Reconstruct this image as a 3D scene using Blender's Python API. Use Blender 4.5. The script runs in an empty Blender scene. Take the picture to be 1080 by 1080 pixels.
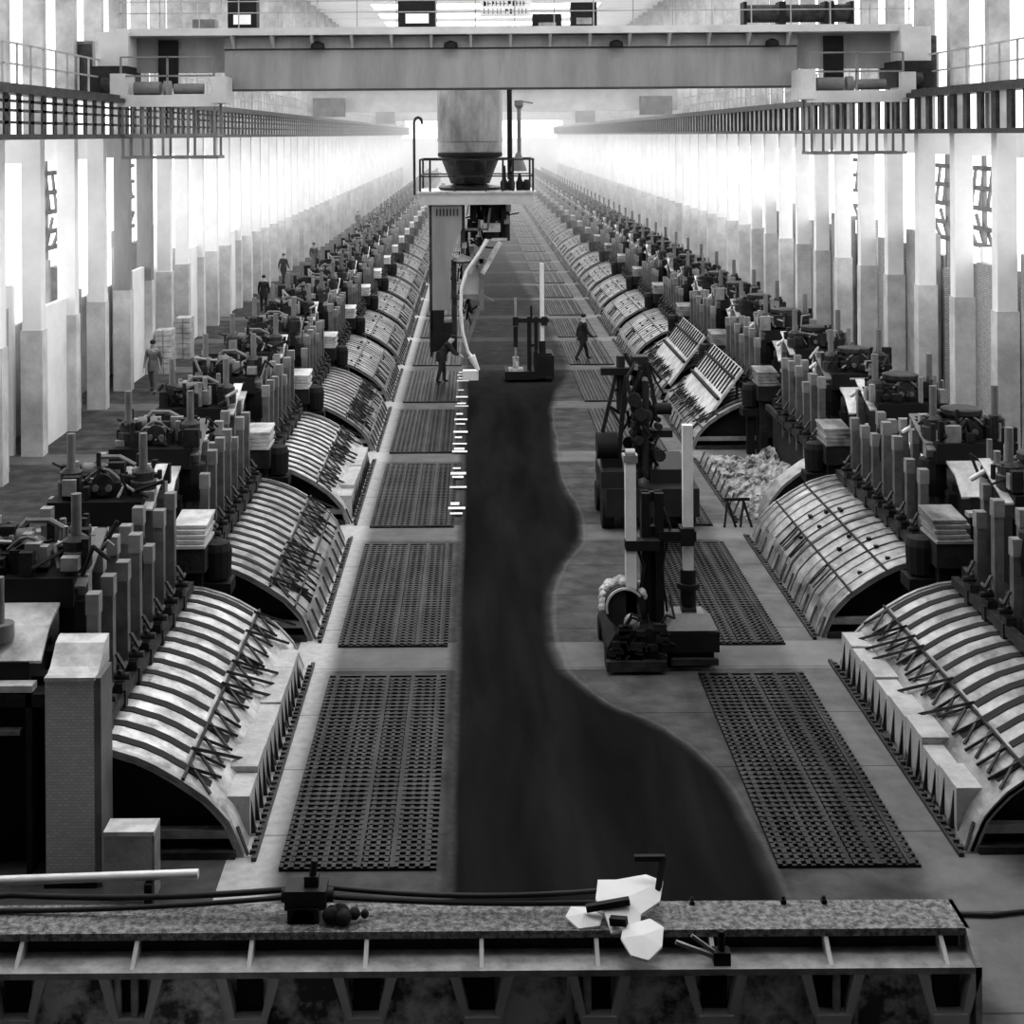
import bpy, bmesh, math, random
from mathutils import Vector, Matrix
random.seed(7)
C = bpy.context.scene.collection
PI = math.pi
F = 1500.0; EYE = 8.6

# ------------------------------------------------------------------ materials
def nm(nt, t, **k):
    n = nt.nodes.new(t)
    for a, b in k.items(): setattr(n, a, b)
    return n
MATS = {}
def mat(name, lo, hi=None, rough=.6, metal=0., scale=2., bump=0., bscale=12., stretch=(1, 1, 1), contrast=(.35, .65)):
    m = bpy.data.materials.new(name); m.use_nodes = True
    nt = m.node_tree; p = nt.nodes['Principled BSDF']
    p.inputs['Roughness'].default_value = rough; p.inputs['Metallic'].default_value = metal
    if (hi or lo) < .12: p.inputs['Specular IOR Level'].default_value = .2; lo *= .6; hi = hi * .6 if hi else hi
    hi = lo if hi is None else hi
    g = nm(nt, 'ShaderNodeNewGeometry'); mp = nm(nt, 'ShaderNodeMapping'); mp.inputs['Scale'].default_value = stretch
    nt.links.new(g.outputs['Position'], mp.inputs[0])
    if hi != lo:
        n = nm(nt, 'ShaderNodeTexNoise'); n.inputs['Scale'].default_value = scale; n.inputs['Detail'].default_value = 6
        n.inputs['Roughness'].default_value = .65
        nt.links.new(mp.outputs[0], n.inputs['Vector'])
        r = nm(nt, 'ShaderNodeValToRGB'); r.color_ramp.elements[0].position = contrast[0]; r.color_ramp.elements[1].position = contrast[1]
        r.color_ramp.elements[0].color = (lo, lo, lo, 1); r.color_ramp.elements[1].color = (hi, hi, hi, 1)
        nt.links.new(n.outputs['Fac'], r.inputs[0]); nt.links.new(r.outputs[0], p.inputs['Base Color'])
    else:
        p.inputs['Base Color'].default_value = (lo, lo, lo, 1)
    if bump:
        n2 = nm(nt, 'ShaderNodeTexNoise'); n2.inputs['Scale'].default_value = bscale; n2.inputs['Detail'].default_value = 4
        nt.links.new(mp.outputs[0], n2.inputs['Vector'])
        b = nm(nt, 'ShaderNodeBump'); b.inputs['Strength'].default_value = bump; b.inputs['Distance'].default_value = .05
        nt.links.new(n2.outputs['Fac'], b.inputs['Height']); nt.links.new(b.outputs[0], p.inputs['Normal'])
    MATS[name] = m; return m
def emat(name, v, s):
    m = bpy.data.materials.new(name); m.use_nodes = True; nt = m.node_tree
    nt.nodes.remove(nt.nodes['Principled BSDF'])
    e = nm(nt, 'ShaderNodeEmission'); e.inputs[0].default_value = (v, v, v, 1); e.inputs[1].default_value = s
    nt.links.new(e.outputs[0], nt.nodes['Material Output'].inputs[0]); MATS[name] = m; return m
mat('black', .006, .014, .7); mat('soot', .012, .03, .75, scale=3, bump=.4)
mat('darksteel', .02, .08, .5, .3, 4, .2); mat('steel', .16, .34, .45, .3, 3, .15); mat('greysteel', .09, .17, .55, .1, 1.5, .1)
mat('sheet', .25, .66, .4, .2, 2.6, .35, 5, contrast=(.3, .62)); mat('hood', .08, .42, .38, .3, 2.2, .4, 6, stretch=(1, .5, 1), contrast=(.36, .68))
mat('hoodlight', .12, .72, .36, .3, 2.6, .5, 6, contrast=(.32, .66)); mat('box', .28, .46, .55, 0, 2.2, .3, 20)
mat('rod', .12, .24, .35, .5, 3); mat('rodcap', .2, .32, .4, .3, 4); mat('bright', .7, .85, .35, .2, 3)
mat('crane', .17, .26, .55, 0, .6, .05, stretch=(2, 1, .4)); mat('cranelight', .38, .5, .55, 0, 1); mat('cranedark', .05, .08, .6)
mat('silo', .1, .34, .5, .1, .9, .1, stretch=(1, 1, .5)); mat('wall', .72, .86, .8, 0, .7, .1, 8)
mat('plinth', .38, .66, .85, 0, .9, .15, 10); mat('walllow', .2, .4, .85, 0, .9, .15, 10); mat('roof', .6, .72, .8, 0, .3); mat('cloth', .02, .04, .9, 0, 8)
mat('trouser', .03, .05, .9, 0, 8); mat('skin', .35, .35, .6); mat('rubber', .015, .03, .6)
mat('gravel', .07, .32, .95, 0, 14, .9, 40, contrast=(.4, .62)); mat('beamsteel', .16, .4, .6, .2, 3, .25, 9)
mat('patch', .06, .8, .7, 0, 1.8, .3, 8, contrast=(.42, .56)); mat('crust', .02, .42, .95, 0, 3.5, 1., 9, contrast=(.4, .6))
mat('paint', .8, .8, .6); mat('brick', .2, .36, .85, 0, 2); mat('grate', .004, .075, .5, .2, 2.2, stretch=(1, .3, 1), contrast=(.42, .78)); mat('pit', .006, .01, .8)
mat('rag', .12, .6, .9, 0, 5, .8, 14); mat('window_lattice', .15, .25, .6); mat('railm', .25, .35, .5, .2)
emat('daylight', 1, 3.2); emat('skylight', 1, 6.5)

def brick_mat(name, a, b, mortar, sx=4.0, vec='xz'):
    m = bpy.data.materials.new(name); m.use_nodes = True; nt = m.node_tree; p = nt.nodes['Principled BSDF']; p.inputs['Roughness'].default_value = .85
    g = nm(nt, 'ShaderNodeNewGeometry'); s = nm(nt, 'ShaderNodeSeparateXYZ'); c = nm(nt, 'ShaderNodeCombineXYZ')
    ad = nm(nt, 'ShaderNodeMath', operation='ADD'); nt.links.new(g.outputs['Position'], s.inputs[0])
    nt.links.new(s.outputs[0], ad.inputs[0]); nt.links.new(s.outputs[1], ad.inputs[1])
    nt.links.new(ad.outputs[0], c.inputs[0]); nt.links.new(s.outputs[2], c.inputs[1])
    t = nm(nt, 'ShaderNodeTexBrick'); t.inputs['Scale'].default_value = sx
    t.inputs['Color1'].default_value = (a, a, a, 1); t.inputs['Color2'].default_value = (b, b, b, 1); t.inputs['Mortar'].default_value = (mortar,) * 3 + (1,)
    t.inputs['Mortar Size'].default_value = .03
    nt.links.new(c.outputs[0], t.inputs['Vector']); nt.links.new(t.outputs[0], p.inputs['Base Color']); MATS[name] = m
brick_mat('brickwork', .3, .42, .15); brick_mat('brickfine', .5, .62, .4, 7.)

# ------------------------------------------------------------------ mesh helpers
class MB:
    def __init__(s, sx=1): s.v = []; s.f = []; s.sm = []; s.sx = sx; s.mi = []; s.cur = 0
    def add(s, vs, fs, smooth=False):
        o = len(s.v); s.v += [(s.sx * a, b, c) for a, b, c in vs]
        for f in fs: s.f.append([i + o for i in f]); s.sm.append(smooth); s.mi.append(s.cur)
        return s
    def box(s, x0, x1, y0, y1, z0, z1):
        return s.add([(x0, y0, z0), (x1, y0, z0), (x1, y1, z0), (x0, y1, z0), (x0, y0, z1), (x1, y0, z1), (x1, y1, z1), (x0, y1, z1)],
                     [(0, 3, 2, 1), (4, 5, 6, 7), (0, 1, 5, 4), (1, 2, 6, 5), (2, 3, 7, 6), (3, 0, 4, 7)])
    def cyl(s, p0, p1, r, n=12, r1=None):
        r1 = r if r1 is None else r1
        a = Vector(p0); b = Vector(p1); d = (b - a).normalized()
        u = d.orthogonal().normalized(); w = d.cross(u)
        vs = []
        for c, rr in ((a, r), (b, r1)):
            for i in range(n):
                t = 2 * PI * i / n; vs.append(tuple(c + u * math.cos(t) * rr + w * math.sin(t) * rr))
        s.add(vs, [(i, (i + 1) % n, n + (i + 1) % n, n + i) for i in range(n)], n > 6)
        return s.add([vs[i] for i in range(n)] + [vs[n + i] for i in range(n)], [tuple(range(n))[::-1], tuple(range(n, 2 * n))])
    def tube(s, pts, r, n=8):
        for a, b in zip(pts, pts[1:]): s.cyl(a, b, r, n)
        for p in pts[1:-1]: s.ball(p, r, 6, 4)
        return s
    def ball(s, c, r, n=12, m=8, sc=(1, 1, 1)):
        vs = [(c[0], c[1], c[2] + r * sc[2])]
        for j in range(1, m):
            for i in range(n):
                a = PI * j / m; t = 2 * PI * i / n
                vs.append((c[0] + r * sc[0] * math.sin(a) * math.cos(t), c[1] + r * sc[1] * math.sin(a) * math.sin(t), c[2] + r * sc[2] * math.cos(a)))
        vs.append((c[0], c[1], c[2] - r * sc[2])); L = len(vs) - 1
        fs = [(0, 1 + i, 1 + (i + 1) % n) for i in range(n)]
        for j in range(m - 2):
            fs += [(1 + j * n + i, 1 + (j + 1) * n + i, 1 + (j + 1) * n + (i + 1) % n, 1 + j * n + (i + 1) % n) for i in range(n)]
        fs += [(L, 1 + (m - 2) * n + (i + 1) % n, 1 + (m - 2) * n + i) for i in range(n)]
        return s.add(vs, fs, True)
    def lathe(s, c, prof, n=16):
        vs = []
        for r, z in prof:
            for i in range(n):
                t = 2 * PI * i / n; vs.append((c[0] + r * math.cos(t), c[1] + r * math.sin(t), c[2] + z))
        fs = []
        for j in range(len(prof) - 1):
            fs += [(j * n + i, j * n + (i + 1) % n, (j + 1) * n + (i + 1) % n, (j + 1) * n + i) for i in range(n)]
        fs += [tuple(range(n))[::-1], tuple(range((len(prof) - 1) * n, len(prof) * n))]
        return s.add(vs, fs)
    def prism(s, poly, y0, y1):   # poly in xz
        n = len(poly)
        vs = [(x, y0, z) for x, z in poly] + [(x, y1, z) for x, z in poly]
        return s.add(vs, [tuple(range(n)), tuple(range(n, 2 * n))[::-1]] + [(i, n + i, n + (i + 1) % n, (i + 1) % n) for i in range(n)])
    def prismx(s, poly, x0, x1):  # poly in yz
        n = len(poly)
        vs = [(x0, y, z) for y, z in poly] + [(x1, y, z) for y, z in poly]
        return s.add(vs, [tuple(range(n)), tuple(range(n, 2 * n))[::-1]] + [(i, n + i, n + (i + 1) % n, (i + 1) % n) for i in range(n)])
    def ribbon(s, prof, t, y0, y1): # open profile in xz thickened by t downward along normal
        lo = []
        for i, (x, z) in enumerate(prof):
            a = prof[max(0, i - 1)]; b = prof[min(len(prof) - 1, i + 1)]
            dx, dz = b[0] - a[0], b[1] - a[1]; L = math.hypot(dx, dz); lo.append((x + dz / L * t, z - dx / L * t))
        for i in range(len(prof) - 1):
            s.prism([prof[i], prof[i + 1], lo[i + 1], lo[i]], y0, y1)
        return s
    def bar(s, p0, p1, w, h=None):
        h = w if h is None else h
        a = Vector(p0); b = Vector(p1); d = (b - a).normalized()
        up = Vector((0, 0, 1)) if abs(d.z) < .95 else Vector((0, 1, 0))
        u = d.cross(up).normalized() * w / 2; v = u.cross(d).normalized() * h / 2
        vs = [tuple(c + i * u + j * v) for c in (a, b) for i, j in ((-1, -1), (1, -1), (1, 1), (-1, 1))]
        return s.add(vs, [(0, 3, 2, 1), (4, 5, 6, 7), (0, 1, 5, 4), (1, 2, 6, 5), (2, 3, 7, 6), (3, 0, 4, 7)])
    def build(s, name, m, parent=None, loc=None, mats=None):
        me = bpy.data.meshes.new(name); me.from_pydata(s.v, [], s.f)
        me.polygons.foreach_set('use_smooth', s.sm); me.polygons.foreach_set('material_index', s.mi)
        bm = bmesh.new(); bm.from_mesh(me); bmesh.ops.recalc_face_normals(bm, faces=bm.faces); bm.to_mesh(me); bm.free()
        for q in (mats or [m]): me.materials.append(MATS[q])
        o = bpy.data.objects.new(name, me); C.objects.link(o); o.parent = parent
        if loc: o.location = loc
        return o
def tag(o, label, cat, group=None, kind=None):
    o['label'] = label; o['category'] = cat
    if group: o['group'] = group
    if kind: o['kind'] = kind
    return o
def struct(o): o['kind'] = 'structure'; return o
def empty(name, loc=(0, 0, 0), rz=0):
    o = bpy.data.objects.new(name, None); C.objects.link(o); o.location = loc; o.rotation_euler = (0, 0, rz); o.empty_display_size = .1; return o
KIDS = {}
def copy_tree(o, parent=None):
    c = o.copy(); C.objects.link(c); c.parent = parent
    if o not in KIDS: KIDS[o] = list(o.children)
    for ch in KIDS[o]: copy_tree(ch, c)
    return c
ORD = ['first', 'second', 'third', 'fourth', 'fifth', 'sixth', 'seventh', 'eighth', 'ninth', 'tenth', 'eleventh', 'twelfth']

# ------------------------------------------------------------------ camera
cam = bpy.data.cameras.new('camera'); co = bpy.data.objects.new('camera', cam); C.objects.link(co)
co.location = (0, 0, EYE)
co.rotation_euler = (Matrix.Rotation(math.radians(90), 4, 'X') @ Matrix.Rotation(math.radians(-.38), 4, 'Z')).to_euler()
cam.lens = 50; cam.sensor_width = 36; cam.shift_x = 40 / 1080; cam.shift_y = -398 / 1080; cam.clip_end = 600; cam.clip_start = .5
bpy.context.scene.camera = co
vs = bpy.context.scene.view_settings
vs.view_transform = 'Standard'; vs.look = 'None'; vs.gamma = 1; vs.exposure = -0.3; vs.use_curve_mapping = False

# ------------------------------------------------------------------ floor
def floor_mat():
    m = bpy.data.materials.new('floor'); m.use_nodes = True; nt = m.node_tree; L = nt.links.new
    p = nt.nodes['Principled BSDF']; p.inputs['Roughness'].default_value = .7; p.inputs['Specular IOR Level'].default_value = .0
    g = nm(nt, 'ShaderNodeNewGeometry'); sp = nm(nt, 'ShaderNodeSeparateXYZ'); L(g.outputs['Position'], sp.inputs[0])
    def M(op, a, b=None, c=None):
        n = nm(nt, 'ShaderNodeMath', operation=op)
        for i, q in enumerate((a, b, c)):
            if q is None: continue
            if isinstance(q, (int, float)): n.inputs[i].default_value = q
            else: L(q, n.inputs[i])
        return n.outputs[0]
    def noise(sc, det=5, sy=1., rough=.6, dist=0.):
        mp = nm(nt, 'ShaderNodeMapping'); mp.inputs['Scale'].default_value = (1, sy, 1); L(g.outputs['Position'], mp.inputs[0])
        n = nm(nt, 'ShaderNodeTexNoise'); n.inputs['Scale'].default_value = sc; n.inputs['Detail'].default_value = det
        n.inputs['Roughness'].default_value = rough; n.inputs['Distortion'].default_value = dist
        L(mp.outputs[0], n.inputs['Vector']); return n.outputs['Fac']
    def sstep(x, a, b):
        n = nm(nt, 'ShaderNodeMapRange', interpolation_type='SMOOTHSTEP'); L(x, n.inputs[0])
        n.inputs[1].default_value = a; n.inputs[2].default_value = b; return n.outputs[0]
    def mix(f, a, b):   # a*(1-f)+b*f
        return M('ADD', M('MULTIPLY', a, M('SUBTRACT', 1., f)), M('MULTIPLY', b, f))
    X, Y = sp.outputs[0], sp.outputs[1]
    fc = nm(nt, 'ShaderNodeFloatCurve'); cv = fc.mapping.curves[0]
    pts = [(14, 3.8), (16, 3.45), (18.5, 3.33), (19.6, 3.1), (20.7, 2.6), (22.1, 1.77), (23.5, 1.42), (25.9, 1.43), (28.2, 1.8), (30, 2.25), (32, 2.4), (35, 2.2), (40.6, 2.3), (46, 2.6), (52, 3.4)]
    P = [((y - 10) / 50., x / 5.) for y, x in pts]
    cv.points[0].location = (0, P[0][1]); cv.points[1].location = (1, P[-1][1])
    for a, b in P: cv.points.new(a, b)
    fc.mapping.update()
    L(M('DIVIDE', M('SUBTRACT', Y, 10.), 50.), fc.inputs['Value'])
    edge = M('MULTIPLY', fc.outputs[0], 5.)
    n1 = noise(1.6, 6); n2 = noise(.5, 6, .35, .6, .6); n3 = noise(7, 4); n4 = noise(1.3, 6, .14, .6, .35)
    wob = M('MULTIPLY', M('SUBTRACT', n2, .5), .5)
    d = M('SUBTRACT', M('ADD', edge, wob), X)
    right = sstep(d, -.12, .25); left = sstep(M('ADD', X, M('MULTIPLY', wob, .5)), -.52, -.3)
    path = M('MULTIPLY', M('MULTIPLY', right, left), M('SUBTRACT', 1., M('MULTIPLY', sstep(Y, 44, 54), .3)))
    stripe = M('LESS_THAN', M('MODULO', M('SUBTRACT', Y, 8.35), 7.25), 1.22)
    lf = M('SUBTRACT', 1., sstep(X, -2.6, -2.2))      # left dusty plates
    base = M('ADD', M('MULTIPLY', M('POWER', n1, 1.5), .13), .015)
    plate = M('ADD', M('MULTIPLY', n3, .3), .22)
    base = mix(M('MULTIPLY', lf, M('GREATER_THAN', X, -3.)), base, plate)
    base = mix(M('MULTIPLY', sstep(X, 4.9, 5.3), M('SUBTRACT', 1., sstep(X, 5.9, 6.6))), base, M('ADD', M('MULTIPLY', n1, .18), .04))
    base = M('ADD', base, M('MULTIPLY', M('MULTIPLY', stripe, M('GREATER_THAN', Y, 20.)), .06))
    # joints between plates
    jy = M('LESS_THAN', M('MODULO', M('SUBTRACT', Y, 6.6), 1.812), .03); 
    base = M('MULTIPLY', base, M('SUBTRACT', 1., M('MULTIPLY', M('MULTIPLY', jy, M('SUBTRACT', 1., path)), .5)))
    dark = M('ADD', M('MULTIPLY', M('POWER', n4, 2.), .022), .0035)
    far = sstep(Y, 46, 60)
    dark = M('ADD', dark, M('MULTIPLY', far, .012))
    col = mix(path, base, dark)
    # dusty rim along the swept edge
    rim = M('MULTIPLY', M('SUBTRACT', 1., sstep(M('ABSOLUTE', M('SUBTRACT', d, .02)), .0, .07)), M('LESS_THAN', Y, 45.))
    rim2 = M('MULTIPLY', M('SUBTRACT', 1., sstep(M('ABSOLUTE', M('ADD', M('SUBTRACT', X, -.33), M('MULTIPLY', wob, .3))), .0, .1)), M('GREATER_THAN', X, -.46))
    col = M('ADD', col, M('MULTIPLY', M('MULTIPLY', M('MAXIMUM', rim, rim2), n3), .05))
    cc = nm(nt, 'ShaderNodeCombineColor'); [L(col, cc.inputs[i]) for i in range(3)]
    L(cc.outputs[0], p.inputs['Base Color'])
    b = nm(nt, 'ShaderNodeBump'); b.inputs['Strength'].default_value = .3; b.inputs['Distance'].default_value = .02
    L(n3, b.inputs['Height']); L(b.outputs[0], p.inputs['Normal'])
    MATS['floor'] = m
floor_mat()
XL, XR = -13.2, 15.2; Y0, Y1 = -8., 235.; ZT = 19.
struct(MB().box(XL, XR, Y0, Y1, -.3, 0).build('floor', 'floor'))

# ------------------------------------------------------------------ room shell
def band(name, x0, x1, z0, z1, m, y0=Y0, y1=Y1): return struct(MB().box(x0, x1, y0, y1, z0, z1).build(name, m))
band('wall_left', XL - .3, XL, 0, 3.2, 'walllow'); band('wall_left_upper', XL - .3, XL, 8.3, 8.55, 'wall')
band('wall_right', XR, XR + .3, 0, 3.6, 'walllow'); band('wall_right_upper', XR, XR + .3, 8.3, 8.55, 'wall')
band('wall_left_top', XL - .3, XL, 17.6, ZT, 'wall'); band('wall_right_top', XR, XR + .3, 17.6, ZT, 'wall')
struct(MB().box(XL, XR, Y0 - .3, Y0, 0, ZT).build('wall_back', 'soot'))
struct(MB().box(XL, XR, Y1, Y1 + .3, 0, 8).build('wall_far', 'wall'))
struct(MB().box(XL, XR, Y1, Y1 + .3, 8, ZT).build('window_1', 'daylight'))
r = MB()
for i in range(0, 27):
    y = Y0 + i * 9.
    r.box(XL, XR, y, min(y + 4., Y1), ZT, ZT + .3)
r.box(XL, 0, Y0, Y1, ZT + .01, ZT + .3) if False else None
struct(r.build('ceiling', 'roof'))
r = MB()
for i in range(0, 27):
    y = Y0 + i * 9. + 4
    r.box(XL, XR, y, min(y + 5., Y1), ZT + .05, ZT + .25)
struct(r.build('ceiling_closed', 'roof')) if False else None
# long roof lights from the second bay onward, panels before it
sk = MB(); cl = MB()
for i in range(0, 27):
    y = Y0 + i * 9. + 4; e = min(y + 5., Y1)
    if y < 13: cl.box(XL, XR, y, e, ZT + .05, ZT + .25)
    else:
        sk.box(XL + 5, XR - 5, y, e, ZT + .05, ZT + .25); cl.box(XL, XL + 5, y, e, ZT + .05, ZT + .25); cl.box(XR - 5, XR, y, e, ZT + .05, ZT + .25)
struct(cl.build('ceiling_panels', 'roof')); struct(sk.build('window_2', 'skylight'))
# side windows (frosted, daylit), one object per band
n = 3
for (x0, x1, z0, z1) in ((XL - .2, XL - .12, 3.2, 8.3), (XL - .2, XL - .12, 8.55, 17.6), (XR + .12, XR + .2, 3.6, 8.3), (XR + .12, XR + .2, 8.55, 17.6)):
    ys = 22. if z0 < 8 else 12.
    struct(MB().box(x0, x1, ys, Y1, z0, z1).build('window_%d' % n, 'daylight')); n += 1
    struct(MB().box(x0, x1, Y0, ys, z0, z1).build('wall_side', 'walllow'))
# columns, infill and lattice per bay
PITCH = 3.27
cl_l = MB().box(-.75, .0, 0, .4, 0, 8.55).prism([(-.75, 8.55), (0, 8.55), (-.15, 10), (-.75, 10)], 0, .4)
cl_u = MB().box(-.3, 0, 0, .3, 10, ZT)
protoL = protoR = None
ki = 0
for side in (-1, 1):
    xe = -11.7 if side < 0 else 13.6; xw = XL if side < 0 else XR
    y = 31.8 - PITCH if side < 0 else 27.2
    w = abs(xw - xe)
    mA = MB(side).box(0, .52, 0, .4, 0, 8.55).box(.5, w, .05, .35, 7.9, 8.55)
    mU = MB(side).box(w - .6, w, 0, .35, 8.55, ZT)
    first = None
    while y < Y1 - 1:
        if first is None: a = mA.build('column', 'wall'); pl = MB(side).box(-.03, .56, -.03, .43, 0, 3.4 if side < 0 else 3.9).build('column_plinth', 'plinth'); mk = 0; u = mU.build('column_upper', 'walllow'); first = (a, u)
        else:
            a = first[0].copy(); pl = pl.copy(); C.objects.link(pl); u = first[1].copy(); C.objects.link(a); C.objects.link(u)
        mk += 1; struct(pl); pl.location = (xe, y, 0)
        if side < 0 and mk in (7, 8):
            a.data = a.data.copy(); a.data.materials[0] = MATS['crane']
        struct(a); struct(u); a.location = (xe, y, 0); u.location = (xe, y, 0)
        y += PITCH; ki += 1
# brick partitions between near columns on both sides
def part_wall(x0, x1, y0, y1, z1, m): return struct(MB().box(x0, x1, y0, y1, 0, z1).build('partition', m))
for k in range(14):
    y = 31.8 + k * PITCH
    part_wall(XL + .02, -12.5, y + .1, y + .3, [3.3, 5.2, 4.6, 5., 3.8][k % 5], ['walllow', 'brickwork', 'wall'][k % 3])
    if k % 3 == 1: part_wall(-12.4, -12.0, y + 1.2, y + 1.5, 4.2, 'brickwork')
    if k % 3 == 2: part_wall(-12.1, -11.95, y + .4, y + PITCH, 3.9, 'wall')
for k in range(14):
    y = 27.2 + k * PITCH
    part_wall(14.42, XR - .02, y + .1, y + .3, [5.3, 4.4, 5.0, 4.7][k % 4], ['walllow', 'wall', 'brickwork'][k % 3])
    if k % 3 != 1: part_wall(14.2, 14.4, y + .4, y + PITCH, [4.9, 4.2, 5.4][k % 3], ['brickwork', 'wall', 'walllow'][k % 3])
# lattice frames in window openings
lat = None
for side in (-1, 1):
    x = XL + .1 if side < 0 else XR - .1
    proto = None
    for k in ((1, 3, 6) if side < 0 else (0, 2, 4, 5, 8)):
        y = (31.8 if side < 0 else 27.2) + k * PITCH + .45
        if proto is None:
            b = MB(); h = PITCH - .5
            for z in (5.2, 5.7, 6.3, 6.9, 7.5): b.bar((0, 0, z), (0, h, z), .1, .14)
            for j in range(4):
                b.bar((0, j * h / 4, 5.2), (0, (j + 1) * h / 4, 5.7 + .2 * (j % 3)), .08, .1); b.bar((0, j * h / 4, 7.5), (0, (j + .6) * h / 4, 6.3), .08, .08)
            b.bar((0, h * .5, 3.4), (0, h * .5, 8.2), .12, .12); b.box(-.05, .25, h * .6, h * .9, 3.4, 4.6)
            o = proto = b.build('trim', 'window_lattice')
        else: o = proto.copy(); C.objects.link(o)
        struct(o); o.location = (x, y, 0)

# ------------------------------------------------------------------ crane runways
def runway(side):
    x = -10.7 if side < 0 else 13.2
    root = tag(empty('crane_runway_girder', (x, 0, 0)), 'long open lattice crane girder with three cell rows along left columns' if side < 0 else
               'long crane girder with broad upright stiffener plates along right columns', 'girder')
    ya, yb = 20., Y1
    b = MB(side); b.box(-.25, .45, ya, yb, 9.62, 9.75).box(-.1, .1, ya, yb, 9.75, 9.86)
    b.build('top_chord', 'darksteel', root)
    MB(side).box(-.2, .35, ya, yb, 8.55, 8.68).build('bottom_chord', 'darksteel', root)
    if side < 0:
        b = MB(side)
        for z in (8.92, 9.2, 9.42): b.box(-.02, .02, ya, yb, z, z + .07)
        b.build('middle_rail', 'darksteel', root)
    b = MB(side); y = ya
    while y < yb:
        if side < 0: b.box(-.02, .02, y, y + .3, 8.68, 9.62); y += .95
        else: b.box(-.02, .02, y, y + .5, 8.68, 9.62); b.box(-.1, -.03, y - .04, y + .03, 8.68, 9.62); y += 1.05
    o = b.build('stiffener', 'darksteel' if side < 0 else 'darksteel', root); o['kind'] = 'stuff'
    b = MB(side); b.box(.5, 2.2, ya, yb, 9.78, 9.86); b.build('walkway', 'greysteel', root)
    b = MB(side); y = ya
    xr = .65
    while y < yb:
        b.box(xr, xr + .05, y, y + .05, 9.86, 10.95); y += 1.1 if side < 0 else 1.25
    for z in (10.4, 10.92): b.box(xr, xr + .04, ya, yb, z, z + .05)
    b.build('handrail', 'railm', root)
runway(-1); runway(1)

# ------------------------------------------------------------------ gratings
def grating(side):
    x0, x1 = (-2.34, -.5) if side < 0 else (3.5, 5.17)
    w = x1 - x0
    root = empty('floor_grating', (x0, 0, 0))
    MB().box(0, w, 0, 5.95, .002, .008).build('pit_plate', 'pit', root)
    b = MB(); n = 44
    for i in range(n + 1):
        y = i * 5.95 / n; b.box(0, w, max(0, y - .03), y + .03, .012, .035)
    for i in range(5):
        x = .1 + i * (w - .25) / 4; b.box(x, x + .06, 0, 5.95, .03, .05)
    for i in range(45):
        for j in range(15): b.box(j * w / 15, j * w / 15 + .05, i * 5.8 / 45, i * 5.8 / 45 + .1, .036, .056)
    b.build('bars', 'grate', root)
    return root
NG = 24
for side in (-1, 1):
    g = grating(side); sn = 'left' if side < 0 else 'right'
    for k in range(NG):
        o = g if k == 0 else copy_tree(g)
        o.location.y = 16.62 + k * 7.25
        if k < 8: tag(o, '%s dark steel floor grating from the camera on the %s of the aisle' % (ORD[k], sn), 'grating', 'floor gratings on the %s' % sn)
        else: tag(o, 'small far-off dark grating near the far end, %s of the aisle' % sn, 'grating', 'far floor gratings on the %s' % sn)

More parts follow.
